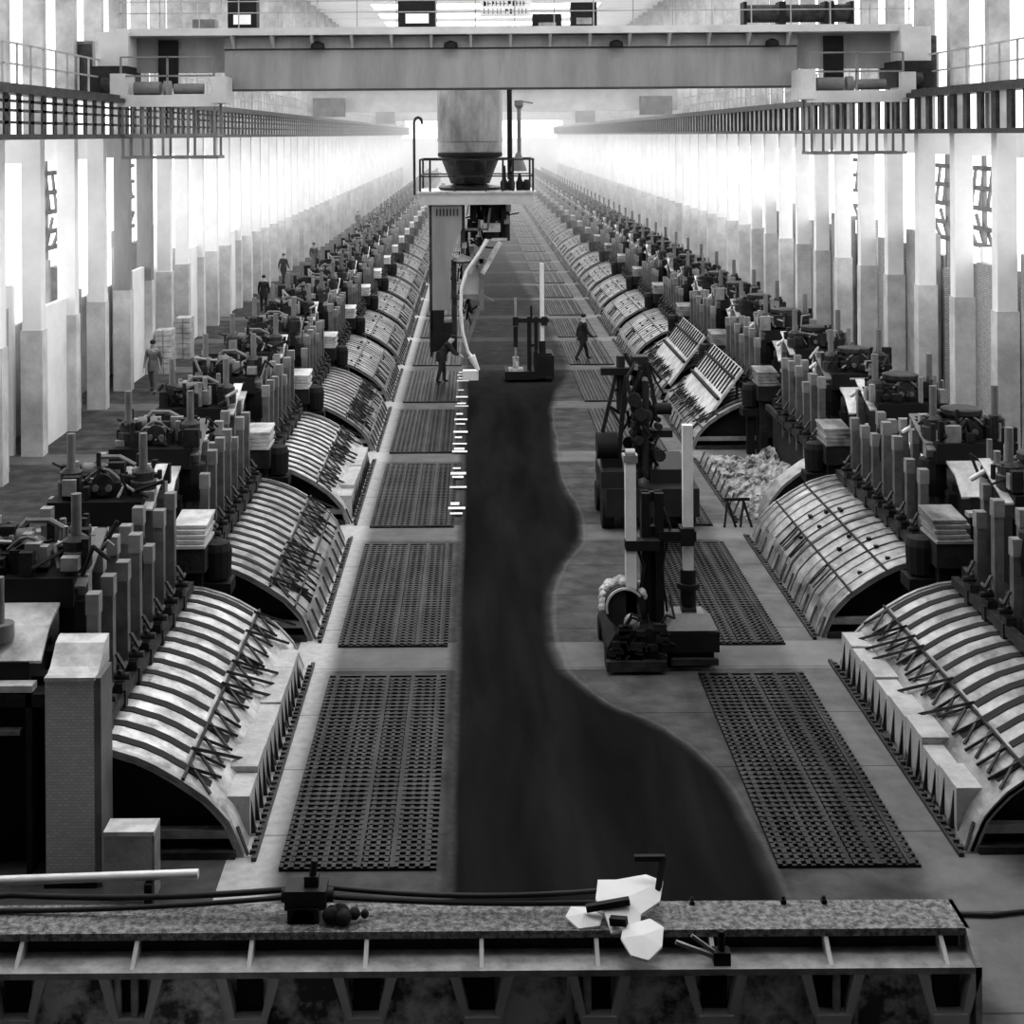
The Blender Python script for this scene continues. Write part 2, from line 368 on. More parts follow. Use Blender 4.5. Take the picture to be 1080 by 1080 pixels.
# ------------------------------------------------------------------ pots
PROF = [(0, 0), (.08, .2), (.17, .4), (.3, .55), (.45, .7), (.79, .93), (1.05, 1.08), (1.27, 1.18), (1.6, 1.28), (1.95, 1.32)]
def pot(side, variant, rnd):
    R = random.Random(rnd); s = side; N = 6.05
    root = empty('electrolysis_pot')
    sh = MB(s).box(1.95, 3.65, .1, N - .1, 0, 1.6); sh.box(2.35, 3.3, .5, N - .5, 1.6, 2.3)
    sh.box(3.6, 5.2, .2, N - .2, 0, .6)
    sh.build('shell', 'soot', root)
    if variant != 'open':
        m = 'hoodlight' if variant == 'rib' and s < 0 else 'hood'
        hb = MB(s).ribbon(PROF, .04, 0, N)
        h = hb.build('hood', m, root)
        for yy in (0., N - .07): MB(s).ribbon([(x, z + .03) for x, z in PROF], .09, yy, yy + .07).build('edge_rib', 'steel', h)
        e = MB(s).prism([(x, z - .06) for x, z in PROF[1:]] + [(1.95, 0.0), (.1, 0.)], .25, .3).prism([(x, z - .06) for x, z in PROF[1:]] + [(1.95, 0.0), (.1, 0.)], N - .3, N - .25)
        e.build('end_plate', 'black', root)
        MB(s).box(.15, 1.9, .02, .14, .22, .32).build('end_bar', 'steel', root)
        MB(s).box(.1, 1.9, -.05, .1, .0, .09).build('sill', 'darksteel', root)
        if variant in ('rib', 'finger'):
            for i in range(14):
                y = .3 + i * .42
                MB(s).ribbon([(x, z + .012) for x, z in PROF[5 if i % 3 else 4:]], .06, y + R.uniform(-.02, .02), y + .15).build('rib', 'black', h)
            b = MB(s)
            for i in range(14):
                y = .3 + i * .42
                b.bar((.72, y, .95), (.38, y + .3 * R.uniform(.3, 1.2), .68), .035); b.bar((.72, y + .1, .95), (.42, y - .16, .7), .03)
                if R.random() < .4: b.bar((.75, y, 1.0), (.2, y + .7, .55), .04)
            if variant == 'finger':
                for i in range(30):
                    y = R.uniform(.2, N - .7); b.bar((.45, y, .74), (.14, y + R.uniform(.1, .5), .37), .022)
                b.bar((.3, 0, .59), (.3, N, .59), .03)
            b.bar((.72, 0, .94), (.72, N, .94), .035); b.build('strut', 'darksteel', h)
            nb = 9; y = .45 if variant == 'rib' else N
            while y < N - .7:
                l = R.uniform(.55, .8); z = R.uniform(.52, .62)
                MB(s).box(.0, .42, y, y + l - .015, .05, z).build('crust_box', 'box', root)
                for j in range(2): MB(s).prism([(-.06, .02), (0, .02), (0, z - .08)], y + .1 + j * l / 2, y + .125 + j * l / 2).build('gusset', 'darksteel', root)
                y += l
        else:
            for i in range(1, 15):
                y = i * N / 15 + R.uniform(-.06, .06)
                MB(s).ribbon([(x, z + .02) for x, z in PROF], .04, y, y + R.choice((.03, .05, .11))).build('rib', R.choice(('darksteel', 'greysteel', 'steel')), h)
            for (x, z) in ((.50, .76), (1.1, 1.13)):
                MB(s).box(x, x + .03, 0, N, z, z + .03).build('batten', 'darksteel', h)
            b = MB(s)
            for i in range(14):
                y = R.uniform(.2, N - .3); t = R.randint(4, 7); x, z = PROF[t]; b.box(x - .03, x + .04, y, y + R.uniform(.04, .1), z, z + .05)
                y = R.uniform(.2, N - .6); b.bar((.5, y, .78), (.17, y + R.uniform(-.1, .1), .43), .018)
            b.build('clip', 'black', h)['kind'] = 'stuff'
    # base line of hooks
    b = MB(s); b.box(-.16, -.1, -.1, N + .1, 0, .05)
    for i in range(40): 
        y = i * N / 40; b.box(-.14, -.07, y, y + R.uniform(.03, .08), .03, .06 + .03 * R.random()); 
        if i % 4 == 0: b.bar((-.05, y, .03), (.1, y + .15, .3), .03)
    b.build('hook_rail', 'darksteel', root)
    # rods
    for row, (xr, off) in enumerate(((1.86, 0.), (2.08, .4))):
        for side2 in (0, 1):
            for i in range(7):
                if R.random() < .03: continue
                y = .5 + off * .9 + i * .74 + R.uniform(-.03, .03); x = xr if not side2 else 5.6 - xr - .1
                t = 2.95 + .14 * row + R.choice((-.25, -.05, 0, .06, .12)); w = .14
                c = MB(s).box(x, x + w, y, y + .15, .95, t).build('anode_rod', 'rod', root)
                MB(s).box(x - .012, x + w + .012, y - .012, y + .162, t - .22, t + .03).build('rod_cap', 'rodcap', c)
                if not side2:
                    q = MB(s); q.box(x - .13, x + .02, y - .05, y + .2, 1.5, 1.62).cyl((x - .2, y + .07, 1.68), (x + .05, y + .07, 1.68), .05, 8)
                    q.cyl((x - .1, y - .1, 1.78), (x - .1, y + .25, 1.78), .035, 6).box(x - .16, x - .06, y + .0, y + .12, 1.3, 1.52)
                    q.bar((x - .15, y, 1.8), (x - .02, y + .1, 1.95), .04)
                    q.build('clamp', 'darksteel', root)
    MB(s).box(1.72, 1.84, .3, N - .3, 1.36, 1.5).build('busbar', 'darksteel', root)
    MB(s).box(3.74, 3.84, .3, N - .3, 1.36, 1.5).build('busbar', 'darksteel', root)
    # outer hood
    MB(s).ribbon([(5.6 - x, z) for x, z in reversed(PROF)], .04, 0, N).build('outer_hood', 'hood', root)
    # superstructure
    for yc in (1.2, 4.85):
        MB(s).box(2.2, 3.62, yc - .55, yc + .6, 2.78, 3.14).box(2.25, 2.45, yc - .3, yc + .3, 2.2, 2.8).box(3.3, 3.5, yc - .3, yc + .3, 2.2, 2.8).build('jack_beam', 'black', root)
        for xs in (2.28, 3.38):
            st = MB(s).lathe((xs, yc - .1, 3.14), [(.2, 0), (.2, .22), (.17, .24), (.17, .36), (.1, .42)], 14).build('jack', 'darksteel', root)
            MB(s).cyl((xs, yc - .1, 3.5), (xs, yc - .1, 4.08), .065, 10).build('jack_spindle', 'greysteel', st)
        gb = MB(s).box(2.6, 3.1, yc - .25, yc + .15, 3.14, 3.36).cyl((2.85, yc - .32, 3.34), (2.85, yc + .1, 3.34), .17, 14).box(2.5, 3.2, yc + .2, yc + .45, 3.14, 3.3).build('gearbox', 'darksteel', root)
        q = MB(s)
        for xx in (2.75, 2.95): 
            q.cyl((xx, yc - .36, 3.3), (xx, yc - .3, 3.3), .05, 12)
        pts = [(2.62 + .5 * t, yc - .2, 3.4 + .16 * math.sin(PI * t)) for t in [i / 6 for i in range(7)]]
        q.tube(pts, .025, 6); q.tube([(2.5, yc + .3, 3.5), (2.75, yc + .35, 3.62), (3.05, yc + .35, 3.62), (3.2, yc + .3, 3.45)], .04, 6)
        q.build('drive_shaft', 'greysteel', root)
        jm = [MB(s), MB(s)]
        for i in range(60):
            b = jm[i % 3 == 0]; x = R.uniform(2.1, 3.6); y = yc + R.uniform(-.5, .9); z = 3.14 + R.uniform(0, .12) * (1 if y < yc + .5 else 0)
            t = R.random(); h = R.uniform(.05, .38)
            if t < .4: b.box(x - .08, x + R.uniform(0, .2), y - .06, y + .08, z - .02, z + h)
            elif t < .7: b.cyl((x, y, z - .02), (x, y, z + h + .1), R.uniform(.02, .06), 8)
            else: b.tube([(x, y, z), (x + R.uniform(-.2, .2), y + R.uniform(-.2, .2), z + h), (x + R.uniform(-.35, .35), y + R.uniform(-.3, .3), z + R.uniform(.05, .3))], R.uniform(.015, .035), 6)
        jm[0].build('fittings', 'soot', root)['kind'] = 'stuff'; jm[1].build('pipework', 'steel', root)['kind'] = 'stuff'
        mo = MB(s).cyl((2.95, yc + .3, 3.42), (3.3, yc + .3, 3.42), .12, 12).build('motor', 'greysteel', root)
        # small tilted plate over the drive
        MB(s).prismx([(yc - .5, 3.0), (yc + .6, 3.42), (yc + .6, 3.45), (yc - .5, 3.03)], 2.06, 2.24).build('side_plate', 'sheet' if yc > 3 else 'greysteel', root)
        if s > 0:
            MB(s).lathe((2.85, yc + .1, 3.3), [(.34, 0), (.38, .1), (.38, .16), (.3, .18), (.36, .26), (.36, .34), (.28, .36)], 18).build('bellows', 'darksteel', root)
            q = MB(s); q.tube([(2.05, yc + .9, 3.05), (2.25, yc + .6, 3.3), (2.5, yc + .45, 3.28), (2.8, yc + .6, 3.15), (3.05, yc + .2, 3.5)], .045, 8)
            q.build('hose', 'bright', root)
    for ys in (-.15, 2.45):
        MB(s).prismx([(ys, 2.42), (ys + .35, 2.72), (ys + .85, 2.86), (ys + .85, 2.82), (ys + .35, 2.68), (ys + .02, 2.38)], 2.36, 3.3).build('cover_sheet', 'sheet', root)
        MB(s).box(2.5, 3.2, ys, ys + .9, 1.6, 2.4).build('end_box', 'black', root)
        MB(s).box(2.4, 3.25, ys - .2, ys - .02, 2.12, 2.2).build('ledge', 'sheet', root)
        MB(s).lathe((2.2, ys + 1.1, 2.2), [(.24, 0), (.26, .3), (.22, .62), (.12, .66)], 12).build('damper', 'black', root)
        q = MB(s); q.cyl((2.9, ys + .2, 2.5), (2.9, ys + .2, 3.35), .05, 8).cyl((2.9, ys + .2, 2.6), (2.9, ys + .2, 2.8), .16, 12); q.build('jack_spindle', 'greysteel', root)
    # bus stack in the gap before the pot
    q = MB(s)
    for j in range(5): q.prismx([(6.14 + j * .05, 1.9 + j * .07), (7.0 + j * .03, 1.9 + j * .085), (7.0 + j * .03, 1.95 + j * .085), (6.14 + j * .05, 1.95 + j * .07)], 1.62 + .02 * (j % 2), 2.22 - .04 * (j % 3))
    MB(s).box(1.62, 2.2, 6.16, 7.05, 1.5, 1.9).box(1.7, 2.15, 6.3, 6.9, 0, 1.5).build('stack_base', 'soot', root)
    q.build('bus_stack', 'sheet' if s < 0 else 'hood', root)
    MB(s).lathe((1.5, 6.65, 1.25), [(.1, 0), (.22, .05), (.24, .5), (.2, .62), (.05, .66)], 12).box(1.25, 1.75, 6.4, 6.9, 1.05, 1.25).box(1.4, 1.6, 6.55, 6.75, 0, 1.05).build('crust_breaker', 'black', root)
    MB(s).tube([(1.8, 6.5, 1.3), (2.4, 6.5, 1.1), (3.4, 6.6, .5)], .06).box(1.9, 3.6, 6.3, 6.9, .0, .5).build('gap_duct', 'soot', root)
    return root
XB = {-1: -2.8, 1: 5.85}
look = {-1: ['rib', 'finger', 'rib', 'finger', 'band', 'band'], 1: ['rib', 'band', 'open', 'finger', 'finger', 'band']}
desc = {'finger': 'dark finger ribs, wired hood', 'rib': 'ribbed strutted pale hood', 'band': 'smooth banded hood', 'open': 'hood removed, crust exposed'}
NP = 25
for side in (-1, 1):
    protos = {}; sn = 'left' if side < 0 else 'right'
    for k in range(NP):
        v = look[side][k] if k < 6 else 'band'
        if v not in protos: protos[v] = o = pot(side, v, 11 + k + side)
        else: o = copy_tree(protos[v])
        o.location = (XB[side], 16.95 + 7.25 * k, 0)
        if k < 12: tag(o, '%s pot from the camera in the %s row, %s' % (ORD[k], sn, desc[v]), 'electrolysis pot', 'row of pots on the %s' % sn)
        else: tag(o, 'tiny distant pot merging into haze at the end of the %s row' % sn, 'electrolysis pot', 'distant pots of the %s row' % sn)

# ------------------------------------------------------------------ front pier, box beside left pot
pr = tag(empty('masonry_pier', (-4.65, 16.3, 0)), 'tall pale block-like pier with curved cap before the first left pot', 'pier')
MB().box(-.31, .25, 0, .5, 0.1, 2.38).build('shaft', 'brickfine', pr)
MB().box(-.33, .27, -.02, .52, 0, .1).build('foot', 'black', pr)
MB().prismx([(-.04, 2.38), (-.04, 2.42), (.1, 2.42), (.2, 2.46), (.32, 2.56), (.42, 2.66), (.55, 2.7), (.62, 2.7), (.62, 2.38)], -.31, .27).build('cap', 'sheet', pr)
MB().box(.25, .33, .0, .5, 0, 2.4).build('side_angle', 'greysteel', pr)
bx = tag(empty('utility_box', (-3.95, 16.0, 0)), 'low pale upright box beside the pier, before the arched pot end', 'box')
MB().box(-.27, .27, 0, .12, 0, .74).build('front_panel', 'box', bx); MB().box(-.27, .3, -.02, .3, .74, .79).build('lid', 'sheet', bx)
MB().box(.27, .3, 0, .3, 0, .74).build('side_panel', 'steel', bx)
fr = tag(empty('dark_frame', (-5.9, 16.6, 0)), 'black steel end frame under the slanted cover at far left', 'frame')
MB().box(-1.2, 1.0, .3, .5, 0, 2.2).build('back_panel', 'black', fr)
q = MB()
for x in (-1.1, -.55, 0, .62, .85): q.box(x, x + .07, 0, .3, 0, 2.1)
q.box(-1.2, .95, 0, .3, 1.95, 2.1); q.build('post', 'soot', fr)
MB().box(-1.2, .55, .0, .1, 1.62, 1.68).build('cross_rail', 'steel', fr)

# ------------------------------------------------------------------ open right pot: crust and raised arch
q = MB(); R = random.Random(3); nx, ny = 26, 60
vsx = []; 
for j in range(ny + 1):
    for i in range(nx + 1):
        x = 6.0 + 1.75 * i / nx; y = 31.6 + 5.6 * j / ny
        z = .1 + .22 * (i / nx) ** 1.3 + R.uniform(-.06, .06) + .08 * math.sin(y * 3.1 + x * 4)
        if i in (0,) or j in (0, ny): z = .01
        vsx.append((x, y, z))
q.add(vsx, [(j * (nx + 1) + i, j * (nx + 1) + i + 1, (j + 1) * (nx + 1) + i + 1, (j + 1) * (nx + 1) + i) for j in range(ny) for i in range(nx)])
tag(q.build('broken_crust', 'crust'), 'rubble of pale broken crust lying in the opened right pot', 'crust', kind='stuff')
lid = tag(empty('tilted_hood_section', (6.3, 31.2, 0)), 'short curved hood piece tipped up before the rubble at right', 'hood')
MB().ribbon([(x * .9, z * 1.05 + .1) for x, z in PROF], .05, 0, .7).build('panel', 'hood', lid)
MB().prism([(x * .9, z * 1.05 + .05) for x, z in PROF[1:]] + [(1.7, .1)], -.02, .03).build('end_plate', 'black', lid)
MB().ribbon([(x * .9, z * 1.05 + .13) for x, z in PROF], .06, -.04, .03).build('rim', 'steel', lid)
st = tag(empty('folding_trestle', (5.55, 31.0, 0)), 'small thin-legged folding trestle standing by the rubble', 'trestle')
for dx in (-.15, .2): MB().bar((dx, 0, 0), (dx + .12, .25, .55), .04).bar((dx + .25, 0, 0), (dx + .1, .25, .55), .04).build('leg', 'black', st)
MB().bar((-.1, .25, .55), (.45, .25, .55), .06).build('top_bar', 'black', st)
# raised lids on fourth and fifth pots at right
for i, (yy, nm_) in enumerate(((39.2, 'nearer'), (45.6, 'farther'))):
    t = tag(empty('raised_lid', (6.2, yy, .35)), '%s of the two raised slatted lids leaning open on the right pots' % nm_, 'lid', 'raised lids on the right')
    b = MB().add([(0, 0, .2), (1.15, 0, 1.75), (1.15, 4.8, 1.75), (0, 4.8, .2), (.05, 0, .14), (1.2, 0, 1.69), (1.2, 4.8, 1.69), (.05, 4.8, .14)],
                 [(0, 1, 2, 3), (4, 7, 6, 5), (0, 4, 5, 1), (1, 5, 6, 2), (2, 6, 7, 3), (3, 7, 4, 0)])
    b.build('panel', 'sheet', t)
    b = MB()
    for j in range(12): b.bar((.6, .2 + j * .4, 1.03), (1.12, .2 + j * .4, 1.75), .05)
    b.build('slat', 'darksteel', t); MB().bar((.48, 0, .92), (.48, 4.8, .92), .08).bar((.9, 0, 1.5), (.9, 4.8, 1.5), .06).build('batten', 'black', t)
    MB().bar((1.05, .3, -.3), (1.05, .3, 1.5), .06).bar((1.05, 4.4, -.3), (1.05, 4.4, 1.5), .06).build('prop', 'black', t)

# ------------------------------------------------------------------ foreground beam
fb = tag(empty('ribbed_steel_beam', (0, 13.3, 0)), 'long ribbed steel beam with gritty top crossing the whole foreground', 'beam')
xa, xb = -9.2, 4.7
MB().box(xa, xb - .02, .27, .78, .93, 1.0).build('top_slab', 'gravel', fb)
MB().box(xa, xb - .1, .36, .5, .1, .93).build('web', 'soot', fb)
MB().box(xa, xb, 0, .36, .72, .78).build('flange', 'beamsteel', fb)
MB().box(xa, xb - .04, .16, .3, 0, .72).build('front_plate', 'patch', fb)
MB().add([(xb - .02, .78, 1.0), (xb - .02, .27, 1.0), (xb, 0, .78), (xb, 0, 0), (xb, .78, 0), (xb - .06, .78, 1.0), (xb - .06, .27, 1.0), (xb - .06, 0, .78), (xb - .06, 0, 0), (xb - .06, .78, 0)],
         [(0, 1, 2, 3, 4), (9, 8, 7, 6, 5), (0, 5, 6, 1), (1, 6, 7, 2), (2, 7, 8, 3), (3, 8, 9, 4), (4, 9, 5, 0)]).build('end_plate', 'beamsteel', fb)
k = -8
while k <= 4:
    x = k * 1.095 + .02
    MB().prismx([(.05, .78), (.36, .78), (.36, .95), (.3, .95)], x - .02, x + .02).build('top_gusset', 'cranelight', fb)
    for sg in (-1, 1):
        MB().add([(x + sg * .30, 0, .72), (x + sg * .2, 0, .72), (x + sg * .1, 0, .25), (x + sg * .16, 0, .25), (x + sg * .30, .16, .72), (x + sg * .2, .16, .72), (x + sg * .1, .16, .25), (x + sg * .16, .16, .25)],
                 [(0, 1, 2, 3), (4, 7, 6, 5), (0, 4, 5, 1), (1, 5, 6, 2), (2, 6, 7, 3), (3, 7, 4, 0)]).build('side_gusset', 'cranelight', fb)
    MB().box(x - .12, x + .12, .1, .155, .36, .72).build('slot', 'black', fb); MB().box(x - .16, x + .16, -.02, .15, .18, .35).build('shoe', 'cranelight', fb)
    k += 1
for x in (-7.3, -3.4, .85, 3.35):
    MB().cyl((x, .06, .72), (x, .06, 0), .04, 8).cyl((x + .16, .06, .72), (x + .16, .06, 0), .04, 8).build('pipe_pair', 'beamsteel', fb)

# cables and fittings over the beam
cb = MB()
def sag(p0, p1, d, n=14): return [tuple(Vector(p0).lerp(Vector(p1), i / n) - Vector((0, 0, 4 * d * (i / n) * (1 - i / n)))) for i in range(n + 1)]
tag(MB().tube([(-5.2, 14.3, .95)] + sag((-4.9, 14.3, 1.0), (-1.8, 13.85, 1.27), .06)[1:], .03).build('power_cable', 'rubber'), 'thick black cable sagging from the left edge to the junction block', 'cable')
tag(MB().tube(sag((-5.0, 13.95, 1.02), (-1.8, 13.8, 1.22), .04), .025).build('power_cable', 'rubber'), 'thinner black cable lying lower, from left edge to junction block', 'cable')
tag(MB().tube(sag((-1.6, 13.9, 1.27), (1.15, 13.9, 1.2), .07), .025).build('power_cable', 'rubber'), 'upper black cable running right from junction block to the torn white scrap', 'cable')
tag(MB().tube(sag((-1.6, 13.85, 1.2), (1.7, 13.9, 1.1), .05) , .025).build('power_cable', 'rubber'), 'lower black cable running right from junction block along the slab edge', 'cable')
pr_ = tag(empty('pipe', (0, 14.6, 0)), 'pale straight pipe lying at lower left behind the beam', 'pipe')
MB().tube([(-6.5, 0, .93), (-2.9, .1, .98)], .05).build('tube', 'bright', pr_)
for x in (-5.6, -3.4): MB().box(x - .04, x + .04, .0, .1, 0, .92).build('support', 'soot', pr_)
tag(MB().tube([(4.8, 15.6, .03), (5.6, 15.55, .03), (6.4, 15.7, .03), (7.4, 15.6, .03)], .025).build('floor_cable', 'rubber'), 'thin dark cable on the floor right of the beam end', 'cable')
jb = tag(empty('junction_block', (-1.68, 13.85, 1.0)), 'dark lumpy cable junction block with upright handle on the beam', 'junction block')
MB().box(-.2, .2, -.12, .15, .12, .3).cyl((-.24, 0, .21), (.26, 0, .21), .07, 8).build('body', 'rubber', jb)
MB().box(-.17, .13, -.14, .1, 0, .14).cyl((-.02, -.14, .03), (-.02, .1, .03), .12, 10).build('foot', 'rubber', jb)
MB().cyl((.05, 0, .3), (.08, .0, .55), .035, 8).box(-.02, .12, -.04, .05, .3, .4).build('handle', 'rubber', jb)
dl = MB(); R = random.Random(8)
for i in range(9): dl.ball((R.uniform(-.18, .2), R.uniform(-.08, .08), .06 + R.random() * .05), R.uniform(.04, .08), 8, 5)
tag(dl.build('debris_lump', 'soot', None, (-1.27, 13.75, 1.0)), 'small dark heap of debris right of the junction block', 'debris')
ws = tag(empty('white_scrap', (1.25, 13.7, 1.0)), 'glossy white torn scrap with dark bracket on the beam', 'scrap')
R = random.Random(2)
def scrap(nm_, pts, z0, tilt, parent):   # a crumpled sheet: polygon fan, tilted up towards the back
    n = len(pts); cx = sum(p[0] for p in pts) / n; cy = sum(p[1] for p in pts) / n
    top = [(x, y, z0 + y * tilt + R.uniform(-.015, .015)) for x, y in pts] + [(cx, cy, z0 + cy * tilt + .03)]
    bot = [(x, y, z - .02) for x, y, z in top]
    f = [(i, (i + 1) % n, n) for i in range(n)] + [(n + 1 + (i + 1) % n, n + 1 + i, 2 * n + 1) for i in range(n)] + [(i, n + 1 + i, n + 1 + (i + 1) % n, (i + 1) % n) for i in range(n)]
    return MB().add(top + bot, f).build(nm_, 'paint', parent)
scrap('sheet', [(-.12, .1), (-.05, -.02), (0, -.2), (.28, -.16), (.3, -.05), (.5, .08), (.56, .28), (.4, .36), (.1, .3), (-.08, .3)], .12, .45, ws)
scrap('flap', [(-.42, .0), (-.3, -.12), (-.1, -.1), (-.06, .02), (-.2, .1), (-.36, .1)], .06, .3, ws)
scrap('flap', [(.08, -.32), (.16, -.46), (.32, -.5), (.46, -.38), (.5, -.2), (.38, -.12), (.12, -.2)], .18, .5, ws)
MB().bar((.5, .2, .2), (.56, .3, .47), .05).bar((.28, .3, .47), (.58, .3, .47), .05).bar((-.22, -.0, .14), (.2, .02, .2), .06).bar((.0, -.14, .1), (.15, -.2, .12), .07).build('bracket', 'black', ws)
for i, (x, w) in enumerate(((1.72, .1), (3.0, .05), (3.4, .05), (2.1, .04))):
    b = MB().box(-w / 2, w / 2, 0, .06, 0, .02 + w * .4).cyl((0, .03, .02), (0, .03, .04 + w * .6), w * .35, 8)
    tag(b.build('bolt_stub', 'black', None, (x, 14.0, 1.0)), ['largest dark bolt stub on the slab, right of the white scrap', 'dark bolt stub on slab nearest the beam middle right', 'dark bolt stub farthest right on the slab', 'smallest dark bolt stub next to the largest one'][i], 'bolt', 'bolt stubs on the slab')
for i, (x, z) in enumerate(((1.95, .0), (2.35, 0.))):
    pass
hk = tag(empty('hose_bracket', (2.2, 13.35, .78)), 'dark bracket with thin lever on the beam flange', 'bracket')
MB().box(.0, .16, 0, .12, 0, .12).cyl((.08, .06, .1), (.08, .06, .3), .035, 8).build('body', 'black', hk); MB().bar((-.35, .05, .2), (.02, .05, .06), .035).bar((-.2, .05, .26), (.02, .05, .1), .03).build('lever', 'steel', hk)

# ------------------------------------------------------------------ floor dashes: reflected light painted on as thin white strips
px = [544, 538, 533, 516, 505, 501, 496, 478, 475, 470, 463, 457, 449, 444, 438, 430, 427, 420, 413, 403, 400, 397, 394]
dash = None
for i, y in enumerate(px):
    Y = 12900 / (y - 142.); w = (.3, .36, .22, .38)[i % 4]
    o = MB().box(-.6 - (.05 if i % 2 else 0), -.6 + w - .02, Y - .07 - .05 * (i % 3), Y + .07, .052, .06).build('glint_dash', 'paint')
    tag(o, 'short white dash of painted-on reflected light along the left gratings', 'painted reflection', 'white dashes of painted-on reflected light along the aisle')

# ------------------------------------------------------------------ overhead crane
cr = tag(empty('overhead_crane', (1.2, 44., 0)), 'nearest overhead bridge crane, grey plate girder spanning the whole hall', 'crane')
xl, xr = -10.9, 12.0   # local x = world - 1.2
MB().box(-8.9, 8.8, 0, .6, 10.02, 11.25).build('girder', 'crane', cr)
MB().box(-12., 12.1, .35, .75, 10.6, 11.95).build('end_girder', 'crane', cr)
MB().box(-8.9, 8.8, -.02, .62, 11.25, 11.3).box(-8.9, 8.8, -.05, .65, 10.0, 10.05).build('flange', 'cranedark', cr)
MB().box(-8.9, 8.8, -.1, .3, 11.3, 11.65).build('upper_web', 'crane', cr)
MB().box(-12.1, 12.2, -.6, 1.2, 11.68, 11.9).build('walkway', 'cranelight', cr)
for i in range(15):
    x = -8.6 + i * 1.22 * 1.0
    MB().prismx([(-.6, 11.68), (-.1, 11.3), (-.1, 11.68)], x - .04, x + .04).build('walkway_bracket', 'cranelight', cr)
for x in (-6.0, -1.9, 3.2, 8.0): MB().lathe((x, -.2, 11.28), [(.05, .22), (.2, .15), (.22, 0), (.02, 0)], 14).build('lamp', 'black', cr)
b = MB()
for i in range(21): b.box(-12 + i * 1.205, -11.965 + i * 1.205, -.56, -.53, 11.9, 13.1)
for z in (12.35, 12.7, 13.08): b.box(-12.1, 12.2, -.56, -.53, z, z + .03)
b.build('handrail', 'railm', cr)
for sg, x0, x1 in ((-1, -11.9, -8.9), (1, 8.8, 11.8)):
    c_ = 'platform'
    MB().box(x0, x1, -1.3, .1, 9.6, 9.75).box(x0, x1, -1.35, -1.25, 9.5, 9.85).build('end_platform', 'cranelight', cr)
    b = MB()
    for x in (x0 + .1, (x0 + x1) / 2, x1 - .1): b.box(x - .03, x + .03, -1.3, -1.25, 9.75, 11.0)
    for z in (10.4, 10.97): b.box(x0 + .1, x1 - .1, -1.3, -1.26, z, z + .05)
    b.build('platform_rail', 'greysteel', cr)
    m_ = MB().cyl((x0 + .4, -.8, 10.05), (x0 + 1.2, -.8, 10.05), .22, 14).cyl((x0 + 1.3, -.8, 10.05), (x0 + 1.5, -.8, 10.05), .25, 14).cyl((x0 + 1.6, -.8, 10.05), (x0 + 2.5, -.8, 10.05), .16, 14).box(x0 + .4, x1 - .4, -1., -.6, 9.75, 9.86)
    m_.build('drive_motor', 'greysteel', cr)
    MB().box(x0 + .9, x0 + 1.5, .2, .34, 10.1, 11.6).build('dark_door', 'black', cr)
    b = MB()
    for x in (x0 + .15, x0 + .75, x0 + 1.35, x0 + 2.1, x1 - .1):
        for yy in (-1.25, -.2): b.box(x - .035, x + .035, yy - .03, yy + .03, 7.95, 9.6)
    for z in (7.93, 8.6):
        for yy in (-1.25, -.2): b.box(x0 + .1, x1, yy - .04, yy + .04, z, z + .09)
        for x in (x0 + .15, x1 - .05): b.box(x - .04, x + .04, -1.25, -.2, z, z + .07)
    b.build('hanging_cage', 'greysteel', cr)
    xe = x0 - .35 if sg < 0 else x1 + .35
    MB().box(xe - .55, xe + .55, -1.0, .9, 9.95, 10.75).build('end_truck', 'soot', cr)
    MB().cyl((xe - .2, -.9, 10.15), (xe + .2, -.9, 10.15), .28, 16).cyl((xe - .2, .9, 10.15), (xe + .2, .9, 10.15), .28, 16).build('wheel', 'darksteel', cr)
    MB().box(xe - .35, xe + .55, -.8, .5, 10.75, 11.8).build('cabinet', 'cranelight', cr)
    xb_ = x0 if sg > 0 else x1
    MB().box(x0 - .2, x0 + .25, -1.4, -.1, 9.6, 10.5).box(x1 - .15, x1 + .25, -1.4, -.1, 9.6, 10.4).build('buffer_bracket', 'cranelight', cr)
# things on crane deck
def deck(name, x, w, h, m, label, cat, z0=11.9, inner=None):
    t = tag(empty(name, (x, 44.3, z0)), label, cat)
    MB().box(-w / 2, w / 2, 0, .6, 0, h).build('body', m, t)
    if inner: MB().box(-w * .3, w * .3, -.02, 0.0, h * .15, h * .4).build('plate', inner, t)
    return t
deck('control_cabinet', -7.2, .9, 1.2, 'black', 'black cabinet with pale plate on the crane walkway, at left', 'cabinet', inner='paint')
deck('control_cabinet', -1.75, 1.2, 1.2, 'black', 'black cabinet with wide pale plate on crane deck near centre', 'cabinet', inner='paint')
deck('equipment_box', 2.3, .9, .45, 'black', 'black striped equipment box on the crane deck, left of two', 'box', inner='steel')
deck('equipment_box', 3.45, .8, .8, 'black', 'taller black striped equipment box on the crane deck, right of two', 'box', inner='steel')
deck('equipment_box', -8.4, .7, .35, 'greysteel', 'small low grey box at the far left of the crane walkway', 'box')
sg = tag(empty('sign_board', (1.0, 43.6, 12.1)), 'white sign board with dark lettering on the crane rail', 'sign')
MB().box(-.78, .78, 0, .05, .12, 1.2).build('panel', 'paint', sg)
R = random.Random(5); b = MB()
for row in range(3):
    x = -.68
    while x < .62:
        w = R.uniform(.05, .1); z = .2 + row * .24
        b.box(x, x + .025, -.012, 0, z, z + .15); b.box(x, x + w, -.012, 0, z + R.choice((0, .06, .12)), z + R.choice((.14, .15)) ) if R.random() < .3 else b.box(x, x + w, -.012, 0, z + .06, z + .085)
        x += w + .05
b.build('lettering', 'black', sg)
